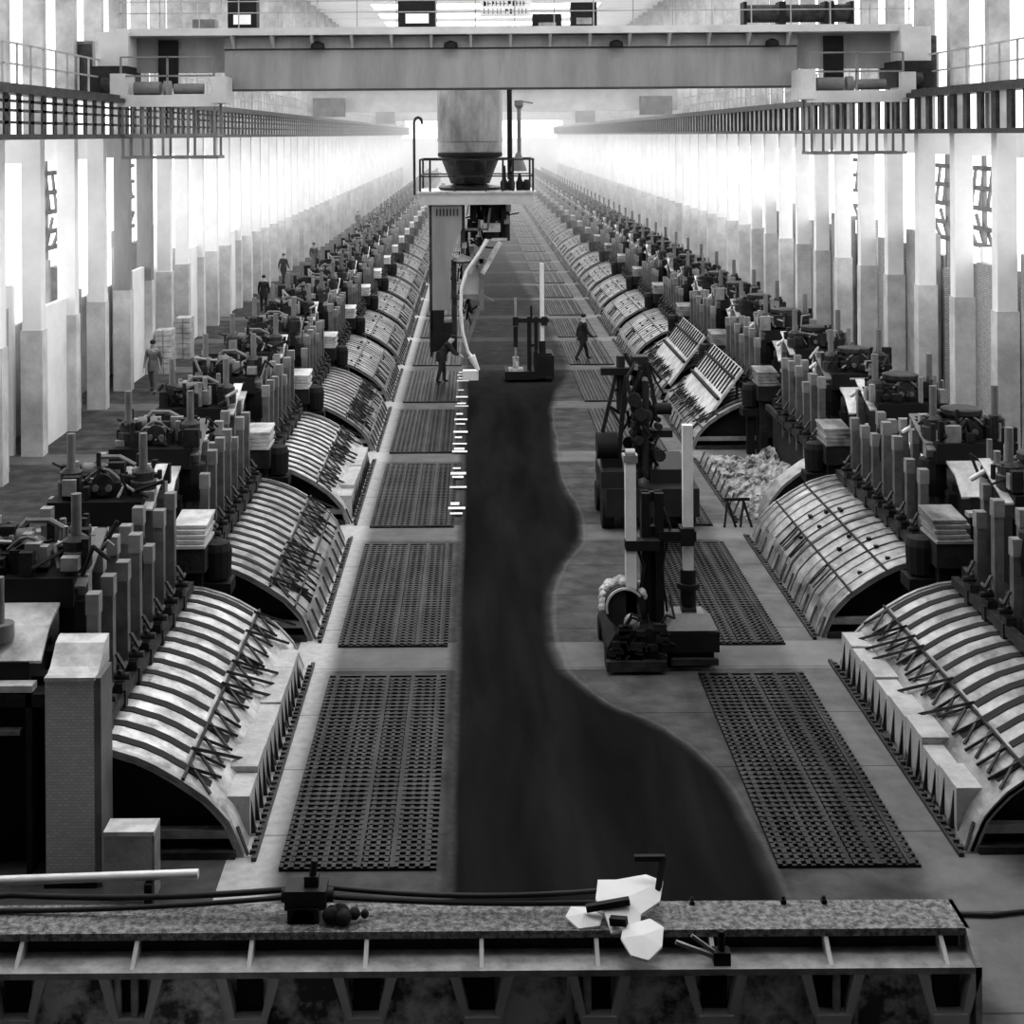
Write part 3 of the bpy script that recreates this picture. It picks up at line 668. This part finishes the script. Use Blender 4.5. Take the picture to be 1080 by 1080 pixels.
for i, (x, w, h) in enumerate(((9.0, 1.2, .5), (10.2, 1.4, .55), (11.4, .6, 1.))):
    t = tag(empty('winch', (x, 44.2, 11.9)), ['left winch drum at right end of the crane deck', 'middle winch drum at right end of the crane deck', 'short winch drum nearest the right wall on crane deck'][i], 'winch')
    MB().cyl((-w / 2, 0, .4), (w / 2, 0, .4), .28, 14).build('drum', 'darksteel', t); MB().box(-w / 2 - .05, -w / 2 + .05, -.3, .3, 0, .75).box(w / 2 - .05, w / 2 + .05, -.3, .3, 0, .75).build('stand', 'black', t)
# farther cranes
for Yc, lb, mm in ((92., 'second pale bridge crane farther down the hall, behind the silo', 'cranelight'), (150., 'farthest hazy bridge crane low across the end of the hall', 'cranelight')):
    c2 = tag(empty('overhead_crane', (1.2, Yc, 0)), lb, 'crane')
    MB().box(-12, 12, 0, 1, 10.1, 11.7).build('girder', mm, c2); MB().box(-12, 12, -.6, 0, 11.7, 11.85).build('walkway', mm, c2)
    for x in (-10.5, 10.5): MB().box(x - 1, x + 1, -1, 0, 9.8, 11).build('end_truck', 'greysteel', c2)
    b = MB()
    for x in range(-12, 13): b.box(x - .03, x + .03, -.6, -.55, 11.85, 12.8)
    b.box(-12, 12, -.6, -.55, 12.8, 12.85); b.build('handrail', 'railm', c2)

# ------------------------------------------------------------------ hanging silo machine
hs = tag(empty('anode_feeder', (-.15, 51.2, 0)), 'hanging silo machine with railed platform and long arm, below the crane', 'feeder')
MB().lathe((0, 0, 0), [(1.13, 7.95), (1.15, 8.0), (1.15, 8.35), (1.17, 8.36), (1.17, 8.42), (1.17, 12.)], 40).build('silo', 'silo', hs)
for p in hs.children[-1:]:
    pass
MB().lathe((0, 0, 0), [(.7, 6.85), (.72, 6.9), (1.12, 7.94), (1.0, 7.96)], 32).build('cone', 'darksteel', hs)
MB().lathe((0, 0, 0), [(1.14, 7.8), (1.16, 7.85), (1.16, 7.95), (1.14, 7.96)], 32).build('ring', 'black', hs)
MB().cyl((-.1, -1.1, 7.45), (-.1, -.8, 7.45), .28, 16).cyl((.2, -1.15, 7.1), (.2, -.8, 7.1), .2, 14).build('hand_wheel', 'black', hs)
MB().box(-1.75, 2.2, -1.5, 1.5, 6.15, 6.55).build('platform', 'cranelight', hs)
MB().box(-1.85, 2.3, -1.55, 1.55, 6.55, 6.62).build('platform_rim', 'sheet', hs)
MB().lathe((0, 0, 6.62), [(1.1, 0), (1.15, .1), (.6, .2), (.3, .26)], 20).build('valve_base', 'darksteel', hs)
b = MB()
for x in (-1.75, -1.4, -.55, .55, 1.15, 1.5, 2.2):
    b.box(x - .035, x + .035, -1.5, -1.43, 6.6, 7.72)
for x in (-1.75, 0, 2.2): b.box(x - .035, x + .035, 1.43, 1.5, 6.6, 7.72)
for z in (7.12, 7.7):
    for yy in (-1.5, 1.45): b.box(-1.78, 2.23, yy, yy + .05, z, z + .05)
    for x in (-1.78, 2.2): b.box(x, x + .05, -1.5, 1.5, z, z + .05)
b.build('handrail', 'darksteel', hs)
MB().tube([(-1.95, -1.4, 6.5), (-1.95, -1.4, 9.05), (-1.9, -1.4, 9.18), (-1.8, -1.4, 9.22), (-1.7, -1.4, 9.16), (-1.66, -1.4, 8.98)], .045).build('davit_post', 'darksteel', hs)
MB().cyl((1.42, -.5, 7.), (1.42, -.5, 12.), .09, 10).build('dark_pipe', 'black', hs)
MB().cyl((1.75, -.7, 7.6), (1.75, -.7, 9.6), .07, 10).lathe((1.75, -.7, 9.5), [(.08, 0), (.16, .12), (.16, .3), (.1, .32)], 12).lathe((1.72, -.7, 7.3), [(.3, 0), (.26, .15), (.08, .65)], 12).bar((1.8, -.7, 9.78), (2.25, -.7, 9.7), .05).build('feed_pipe', 'greysteel', hs)
q = MB()
for x, h in ((1.2, .9), (1.45, .5), (1.75, .6), (2.0, .4)): q.lathe((x, -.9, 6.6), [(.12, 0), (.14, .3), (.08, .4), (.05, h)], 10)
q.build('valve_cluster', 'black', hs)
# arm post
arm = MB().prism([(-1.35, 6.1), (-.3, 6.1), (-.3, 5.3), (-.72, 4.3), (-.72, 2.45), (-1.35, 2.45)], -1.3, -.6).build('arm_housing', 'crane', hs)
MB().box(-1.45, -1.35, -1.3, -.6, .8, 6.15).build('arm_rail', 'darksteel', hs)
b = MB()
for i in range(7): b.box(-1.2 + i * .12, -1.15 + i * .12, -1.32, -1.3, 5.75, 6.0)
b.build('vent_slots', 'darksteel', arm)
MB().box(-1.4, -.95, -1.3, -.7, 1.0, 2.45).box(-1.42, -.5, -1.35, -.6, 1.0, 1.65).cyl((-.95, -1., 1.6), (-.95, -1., 2.0), .3, 12).build('crust_hammer', 'black', hs)
MB().box(-.68, -.5, -1.1, -.8, 1.5, 4.2).box(-.35, -.2, -1.1, -.8, 4.4, 6.15).build('guide', 'darksteel', hs)
q = MB().box(-.65, .5, -1.05, -.75, 4.05, 4.2).box(.3, .45, -1.05, -.75, 2.4, 4.2).box(-.6, .45, -1.0, -.8, 2.8, 2.95).bar((.3, -.9, 2.5), (-.15, -.9, 1.2), .12).bar((.4, -.9, 2.9), (.8, -.9, 2.7), .07)
q.bar((-.25, -.9, 5.25), (.6, -.9, 5.25), .08).bar((.3, -.9, 5.6), (.35, -.9, 5.), .08).bar((.6, -.9, 5.2), (.7, -.9, 6.), .08)
q.build('frame', 'greysteel', hs)
MB().box(-.3, .28, -.8, -.75, 2.95, 4.0).build('screen', 'cranelight', hs)
MB().lathe((-.3, -1.0, 4.15), [(.35, 0), (.33, .12), (.1, .2)], 12).lathe((-.25, -1, 4.6), [(.12, 0), (.12, .2)], 10).build('valve', 'steel', hs)
MB().cyl((.75, -.3, 4.9), (.75, -.3, 6.2), .3, 12).cyl((1.2, -.2, 4.8), (1.2, -.2, 6.2), .22, 12).cyl((.1, -.5, 5.5), (.1, -.5, 6.2), .12, 10).box(.4, 1.4, -.5, .4, 5.7, 6.2).build('hanging_gear', 'black', hs)
q = MB(); q2 = MB(); R = random.Random(12)
for i in range(90):
    x = R.uniform(-.2, 1.4); z = R.uniform(4.3 + max(0, x - .2) * .9, 6.1); y = R.uniform(-.7, .5); l = R.uniform(.15, .7); b = q if i % 5 else q2
    if i % 3 == 0: b.box(x - .08, x + .1, y - .1, y + .1, z - l * .3, z + l * .3)
    elif i % 3 == 1: b.cyl((x, y, z - l * .5), (x + R.uniform(-.1, .1), y, z + l * .4), R.uniform(.03, .1), 8)
    else: b.bar((x, y, z), (x + R.uniform(-.5, .5), y - .1, z + R.uniform(-.5, .2)), R.uniform(.03, .08))
for i in range(26):
    x = R.uniform(-.6, .1); z = R.uniform(1.3, 4.3); q.bar((x, -.7, z), (x + R.uniform(-.2, .4), -.6, z + R.uniform(-.6, .6)), R.uniform(.04, .1))
q.build('hanging_machinery', 'black', hs)['kind'] = 'stuff'; q2.build('pale_fittings', 'steel', hs)['kind'] = 'stuff'
MB().box(.45, 1.05, -.9, -.4, 5.15, 5.45).box(.75, 1.3, -.9, -.5, 4.85, 4.92).build('pale_housing', 'sheet', hs)
MB().bar((1.05, -.9, 4.8), (.4, -1., 3.7), .16, .16).bar((.55, -1.1, 4.9), (-.05, -1.1, 3.7), .12).build('chute', 'sheet', hs)
MB().tube([(.6, -1.2, 4.9), (.2, -1.25, 4.3), (-.15, -1.3, 3.8), (-.33, -1.35, 3.2), (-.36, -1.4, 2.5), (-.3, -1.4, 1.7), (-.12, -1.4, 1.0), (.1, -1.4, .7)], .06, 8).build('suction_hose', 'bright', hs)
MB().cyl((.0, -1.4, .85), (.25, -1.4, .35), .14, 10, .06).build('nozzle', 'paint', hs)
MB().box(-.3, .25, -1.55, -1.2, .02, .35).build('pan', 'bright', hs)

# ------------------------------------------------------------------ anode vehicles
def rodm(m, x, y, z0, z1, w=.16): return m.box(x - w / 2, x + w / 2, y - w / 2, y + w / 2, z0, z1)
v1 = tag(empty('anode_tractor', (2.9, 22.9, 0)), 'nearest dark anode tractor with two tall pale rods, right of the aisle', 'tractor')
MB().prism([(-.8, .12), (.05, .12), (.12, .4), (.05, .62), (-.15, .7), (-.7, .62), (-.82, .4)], -.2, 1.6).build('chassis', 'rubber', v1)
for x in (-.74, .0):
    for y in (.05, 1.35): MB().cyl((x - .1, y, .2), (x + .12, y, .2), .2, 16).build('wheel', 'black', v1)
MB().box(-.22, -.08, .2, .45, .5, 2.75).box(.0, .14, .2, .45, .5, 2.75).box(-.22, .14, .3, .4, 2.6, 2.75).box(-.1, .02, .25, .4, .5, 2.2).build('mast', 'black', v1)
MB().box(-.5, .05, -.02, .22, 1.88, 2.04).box(0.05, .66, .15, .33, 1.98, 2.14).box(.4, .62, .1, .4, 1.92, 2.2).build('clamp_arm', 'black', v1)
MB().box(-.5, -.33, 0, .17, .72, 3.42).build('anode_rod', 'bright', v1)
q = MB(); q.cyl((-.49, .08, 3.42), (-.34, .08, 3.42), .09, 10).box(-.53, -.3, -.02, .2, 3.3, 3.42); q.build('rod_head', 'rodcap', v1)
MB().box(.46, .62, .2, .36, 1.4, 3.85).build('anode_rod', 'bright', v1)
MB().cyl((.54, .28, .95), (.54, .28, 1.5), .13, 12).cyl((.54, .28, 1.2), (.54, .28, 1.28), .19, 12).build('rod_socket', 'black', v1)
MB().add([(.12, -.1, .62), (.96, -.1, .62), (.96, .7, .62), (.12, .7, .62), (.3, .12, .82), (.78, .12, .82), (.78, .48, .82), (.3, .48, .82)],
         [(0, 3, 2, 1), (4, 5, 6, 7), (0, 1, 5, 4), (1, 2, 6, 5), (2, 3, 7, 6), (3, 0, 4, 7)]).build('anode_cover', 'greysteel', v1)
MB().box(.12, .98, -.12, .75, .28, .6).box(.2, .9, -.05, .7, .05, .28).build('anode_block', 'black', v1)
MB().cyl((.42, .28, .84), (.66, .28, .84), .1, 10).build('collar', 'darksteel', v1)
MB().cyl((-.52, .0, .98), (-.52, .5, .98), .33, 24).build('drum', 'rubber', v1)
q = MB(); R = random.Random(4)
for i in range(26):
    t = PI * (.12 + .95 * i / 25); q.ball((-.52 + .34 * math.cos(t), .2 + R.uniform(-.12, .14), .98 + .34 * math.sin(t)), R.uniform(.06, .11), 8, 6)
q.build('rag_cover', 'rag', v1)
q = MB()
for i in range(20):
    a, b = [PI * (.2 + .9 * (i + j) / 20) for j in (0, 1)]
    q.bar((-.52 + .3 * math.cos(a), -.03, .98 + .3 * math.sin(a)), (-.52 + .3 * math.cos(b), -.03, .98 + .3 * math.sin(b)), .035)
q.build('drum_rim', 'sheet', v1)
q = MB()
for i in range(26):
    x = R.uniform(-.75, .1); z = R.uniform(.25, .75); w_ = R.uniform(.03, .12)
    q.box(x - w_, x + w_, -.28, -.18, z - w_ * .6, z + w_ * .6)
    if i % 4 == 0: q.tube([(x, -.2, z), (x + .1, -.25, z + .2), (x + .25, -.1, z + .1), (x + .2, .1, z + .4)], .02)
q.build('front_fittings', 'soot', v1)['kind'] = 'stuff'
MB().box(-.85, .1, -.34, -.2, .06, .22).box(.2, .95, -.2, -.12, .1, .2).build('bumper', 'darksteel', v1)
MB().tube([(-.3, .3, 2.7), (-.45, .2, 2.3), (-.2, .1, 1.6), (-.3, .15, .9)], .025).tube([(.1, .3, 2.6), (.25, .25, 2.2), (.1, .2, 1.5), (.2, .3, .8)], .02).build('hydraulic_hose', 'rubber', v1)
MB().ball((-.42, -.05, .75), .13, 12, 8, (1, .7, 1.1)).box(-.55, -.28, -.14, -.06, .5, .56).build('lamp', 'rag', v1)
v2 = tag(empty('crust_breaker_vehicle', (3.6, 30.6, 0)), 'dark crust breaking vehicle with high jointed boom behind the nearest tractor', 'vehicle')
MB().box(-.8, 1.2, 0, 2.6, .35, .95).box(-.9, -.1, .1, 1.6, .95, 1.3).box(.2, 1.1, .5, 2.3, .95, 1.25).build('chassis', 'rubber', v2)
for x in (-.75, 1.0):
    for y in (.5, 2.0): MB().cyl((x - .12, y, .33), (x + .14, y, .33), .33, 18).build('wheel', 'black', v2)
MB().box(-.15, .2, .6, 1.0, 1.2, 3.7).cyl((-.4, .8, 2.5), (-.4, .8, 3.7), .1, 10).cyl((.1, .5, 1.2), (.1, .5, 3.2), .08, 10).build('mast', 'rubber', v2)
MB().box(-.85, .05, .6, .8, 3.3, 3.45).build('boom_arm', 'black', v2); MB().box(.2, .62, .55, .75, 2.45, 2.65).cyl((.3, .6, 2.56), (.68, .6, 2.56), .13, 10).build('boom_arm', 'black', v2); MB().box(.2, .7, .5, .8, 1.95, 2.1).build('boom_arm', 'black', v2)
MB().bar((-.5, .7, 3.35), (-.85, .7, 1.9), .08).bar((-.3, .6, 3.3), (-.5, .6, 1.3), .1).bar((.15, .6, 3.6), (.35, .6, 2.6), .08).tube([(-.1, .5, 3.6), (-.3, .4, 3.3), (-.2, .4, 2.6), (.2, .4, 2.0)], .035).build('hydraulic_link', 'rubber', v2)
MB().cyl((-.95, .7, 1.75), (-.5, .7, 1.75), .3, 16).box(-.85, -.4, .5, .9, 1.28, 1.5).build('tank', 'black', v2)
q = MB()
for (x, z) in ((-.1, 3.5), (.1, 3.2), (.08, 2.75), (-.2, 3.0), (.05, 2.2), (.12, 2.0)): q.cyl((x, .45, z), (x, .6, z), .07, 10)
q.build('fitting', 'steel', v2)
q = MB(); R = random.Random(9)
for i in range(60):
    x = R.uniform(-.5, .5); z = R.uniform(1.1, 3.3); y = R.uniform(.3, 1.1); l = R.uniform(.1, .6)
    if i % 2: q.bar((x, y, z), (x + R.uniform(-.3, .3), y + R.uniform(-.1, .1), z + l), R.uniform(.03, .09))
    else: q.cyl((x, y - .1, z), (x + R.uniform(-.1, .1), y + .1, z), R.uniform(.05, .15), 10)
q.build('machinery', 'soot', v2)['kind'] = 'stuff'
v3 = tag(empty('rod_carrier', (1.9, 49.3, 0)), 'small dark rod carrier truck with cross mast in middle of aisle', 'truck')
MB().box(.15, .82, 0, 1.4, .12, .92).box(.25, .75, .1, 1.2, .92, .98).build('body', 'black', v3)
MB().box(-.88, .2, -.05, 1.2, .1, .38).build('platform', 'black', v3)
for x in (-.7, .62):
    for y in (.15, 1.1): MB().cyl((x - .08, y, .16), (x + .12, y, .16), .16, 14).build('wheel', 'rubber', v3)
MB().box(-.1, .05, .2, .4, .4, 2.25).box(.15, .28, .2, .4, .4, 2.25).box(-.1, .28, .22, .35, 1.2, 1.3).cyl((.05, .3, 2.2), (.05, .3, 2.62), .04, 8).build('mast', 'black', v3)
MB().box(-.58, .65, .15, .3, 2.05, 2.2).box(-.6, -.4, .1, .4, 1.95, 2.25).box(.4, .6, .1, .4, 1.95, 2.25).build('cross_arm', 'black', v3)
MB().box(-.54, -.46, .2, .28, .6, 2.9).build('anode_rod', 'steel', v3); MB().box(.36, .5, .22, .36, 1.2, 4.1).build('anode_rod', 'bright', v3)
MB().cyl((-.5, .24, 1.2), (-.5, .24, 1.9), .08, 8).cyl((.43, .29, .95), (.43, .29, 1.4), .12, 10).build('socket', 'black', v3)
MB().cyl((-.5, .24, .38), (-.5, .24, .85), .11, 10).box(-.75, -.25, 0, .45, .38, .46).build('stub', 'rag', v3)

# ------------------------------------------------------------------ people
def person(label, loc, rz, pose='walk', h=1.76, cap=True, coat='cloth'):
    s = h / 1.76
    hip = Vector((0, 0, .93)); V = []; E = []; Rr = []
    def a(p, r, par=None):
        V.append(Vector(p) * s); Rr.append(r * s * (1.28 if .03 < r < .075 else 1.1 if r > .09 else 1))
        if par is not None: E.append((par, len(V) - 1))
        return len(V) - 1
    bend = .55 if pose == 'bend' else .04
    def up(z, x=0, y=0):  # point on torso at height z above hip
        return (x, -math.sin(bend) * z + y * math.cos(bend), .93 + math.cos(bend) * z + y * math.sin(bend))
    pel = a((0, 0, .93), .15)
    w1 = a(up(.18), .14, pel); ch = a(up(.36), .165, w1); sh = a(up(.48), .12, ch); nk = a(up(.56), .058, sh)
    hd = a(up(.65, 0, -.02), .078, nk); ht = a(up(.76, 0, -.01), .088, hd)
    nose = a(up(.68, 0, -.115), .018, hd)
    st = {'walk': .3, 'stand': .05, 'bend': .12}[pose]
    hands = []
    for sg in (-1, 1):
        hp = a((sg * .1, 0, .88), .11, pel); k = a((sg * .11, -st * sg * .45 - .03, .5), .062, hp)
        an = a((sg * .11, -st * sg + .04, .1), .042, k); toe = a((sg * .12, -st * sg - .13, .045), .036, an)
        sd = a(up(.47, sg * .18), .068, sh)
        if pose == 'bend': el = (sg * .22, -.42, 1.05); wr = (sg * .14, -.62, .95)
        else:
            q = Vector(up(.47, sg * .22)); el = (q.x + sg * .02, q.y + sg * st * .3 + .03, q.z - .29); wr = (q.x + sg * .02, q.y + sg * st * .8 - .08, q.z - .53)
        e = a(el, .046, sd); w = a(wr, .03, e)
        d = (Vector(wr) - Vector(el)).normalized(); side = Vector((0, 1, 0)) if pose != 'bend' else Vector((sg, 0, 0))
        pm = a(tuple(Vector(wr) + d * .06), .03, w)
        for f in range(4):
            o = side * (.022 * (f - 1.5)); L = (.07, .08, .075, .06)[f]
            f1 = a(tuple(Vector(wr) + d * .1 + o), .010, pm); a(tuple(Vector(wr) + d * (.1 + L) + o - Vector((sg * .02, 0, 0))), .008, f1)
        th = a(tuple(Vector(wr) + d * .05 - side * .04), .011, pm); a(tuple(Vector(wr) + d * .1 - side * .055), .009, th)
        hands.append(Vector(wr) * s)
    me = bpy.data.meshes.new('body'); me.from_pydata([tuple(v) for v in V], E, [])
    o = bpy.data.objects.new('tmp', me); C.objects.link(o)
    m = o.modifiers.new('s', 'SKIN'); m.use_smooth_shade = True; o.modifiers.new('u', 'SUBSURF').levels = 1
    for i, r in enumerate(Rr): me.skin_vertices[0].data[i].radius = (r, r)
    me.skin_vertices[0].data[0].use_root = True
    dg = bpy.context.evaluated_depsgraph_get(); me2 = bpy.data.meshes.new_from_object(o.evaluated_get(dg))
    bpy.data.objects.remove(o)
    me2.materials.clear()
    for q in (coat, 'trouser' if coat == 'cloth' else coat, 'skin', 'rubber'): me2.materials.append(MATS[q])
    nkp = V[nk]
    for p in me2.polygons:
        c = p.center
        if c.z < .1 * s: mi = 3
        elif (c - V[hd]).length < .17 * s and (c - V[sh]).length > .1 * s: mi = 2
        elif min((c - hh).length for hh in hands) < .16 * s and c.z < 1.2 and min((c - hh).length for hh in hands) > 0 and any((c - hh).length < .2 and True for hh in hands) and c.z < min(hh.z for hh in hands) + .02: mi = 2
        elif c.z < .86 * s: mi = 1
        else: mi = 0
        p.material_index = mi
    root = tag(empty('person', loc, rz), label, 'person')
    b = bpy.data.objects.new('body', me2); C.objects.link(b); b.parent = root
    c0 = V[ht]
    if cap:
        MB().ball((c0.x, c0.y, c0.z + .02 * s), .1 * s, 14, 8, (1, 1.1, .8)).ball((c0.x, c0.y - .06, c0.z + .0), .09 * s, 12, 4, (1, 1.1, .12)).build('cap', 'cloth', root)
    else: MB().ball((c0.x, c0.y + .015, c0.z + .02 * s), .095 * s, 14, 8, (1, 1.05, .85)).build('hair', 'black', root)
    q = MB()
    for sg in (-1, 1): q.ball(up(.69, sg * .032, -.09), .012, 8, 5)
    q.build('eyes', 'black', root)
    # jacket skirt
    MB().lathe((0, 0, 0), [(.2 * s, .76 * s), (.195 * s, .95 * s), (.16 * s, 1.1 * s)], 14).build('jacket_hem', coat, root)
    return root
def at(px, py, Y=None):
    Y = Y or 12900. / (py - 142.); return ((px - 500) * Y / F, Y, 0)
person('person in pale work clothes walking in the left side passage', at(160, 412), 0, 'walk', 1.76, True, 'greysteel')
person('dark silhouetted person walking away, midway down the left passage', at(277, 328), PI, 'stand', 1.8)
person('dark person farther down left passage, close beside the columns', at(298, 298), PI * .9, 'walk', 1.75)
person('broad dark person standing near the far left pots, with arms down', at(330, 285), .4, 'stand', 1.8)
person('left of the two farthest dark figures in the left passage', at(377, 242), 0, 'stand', 1.7)
person('right and taller of the two farthest figures in the left passage', at(394, 241), .3, 'stand', 1.85)
person('dark clothed person standing under the arm of the silo machine', at(464, 401, 49.2), PI * .5, 'bend', 1.8)
person('dark figure striding on the right gratings beyond the carrier truck', at(613, 381), PI * .6, 'walk', 1.76)

# ------------------------------------------------------------------ wall details in the left passage
pp = tag(MB().cyl((0, 0, 0.), (0, 0, 3.), .07, 8).box(-.1, .1, -.1, .1, 2., 2.3).build('standpipe', 'black', None, (-11.9, 41.8, 0)), 'dark vertical pipe with valve on the bright left wall', 'pipe')
dr = struct(MB().box(-12.45, -12.35, 35.6, 36.9, 0, 2.3).build('door_1', 'soot'))
for i, (x, y, lb) in enumerate(((-11.3, 51.5, 'nearer stack of pale blocks against a left column'), (-11.3, 55., 'farther stack of pale blocks against a left column'))):
    b = MB()
    for j in range(8):
        for kx in range(2): b.box(-.3 + kx * .3, -.03 + kx * .3, 0, .8, j * .2, j * .2 + .18)
    tag(b.build('block_stack', 'sheet', None, (x, y, 0)), lb, 'block stack', kind='stuff')
for x, y, w_, lb in ((-12.35, 45.2, .5, 'grey upright cabinet on the left upper wall behind the crane end'), (14.45, 45.2, .55, 'dark upright cabinet on the right upper wall behind the crane end')):
    t = tag(empty('wall_cabinet', (x, y, 9.86)), lb, 'cabinet'); MB().box(-w_ / 2, w_ / 2, 0, .3, 0, 1.8).build('body', 'greysteel' if x < 0 else 'cranedark', t); MB().box(-w_ / 2 + .04, w_ / 2 - .04, -.03, 0, .08, 1.7).build('door', 'darksteel', t)
# ------------------------------------------------------------------ world
w = bpy.data.worlds.new('world'); bpy.context.scene.world = w; w.use_nodes = True
w.node_tree.nodes['Background'].inputs[0].default_value = (1, 1, 1, 1); w.node_tree.nodes['Background'].inputs[1].default_value = 1.

# haze filling the far half of the hall
hz = MB().box(XL + .01, XR - .01, 72., Y1 - .02, .2, ZT - .01).build('haze', 'black')
hm = bpy.data.materials.new('haze'); hm.use_nodes = True; nt = hm.node_tree; nt.nodes.remove(nt.nodes['Principled BSDF'])
v = nm(nt, 'ShaderNodeVolumeScatter'); v.inputs['Density'].default_value = .005; v.inputs['Color'].default_value = (1, 1, 1, 1)
nt.links.new(v.outputs[0], nt.nodes['Material Output'].inputs['Volume']); hz.data.materials[0] = hm
tag(hz, 'bright dusty haze filling the far half of the hall', 'haze', kind='stuff')
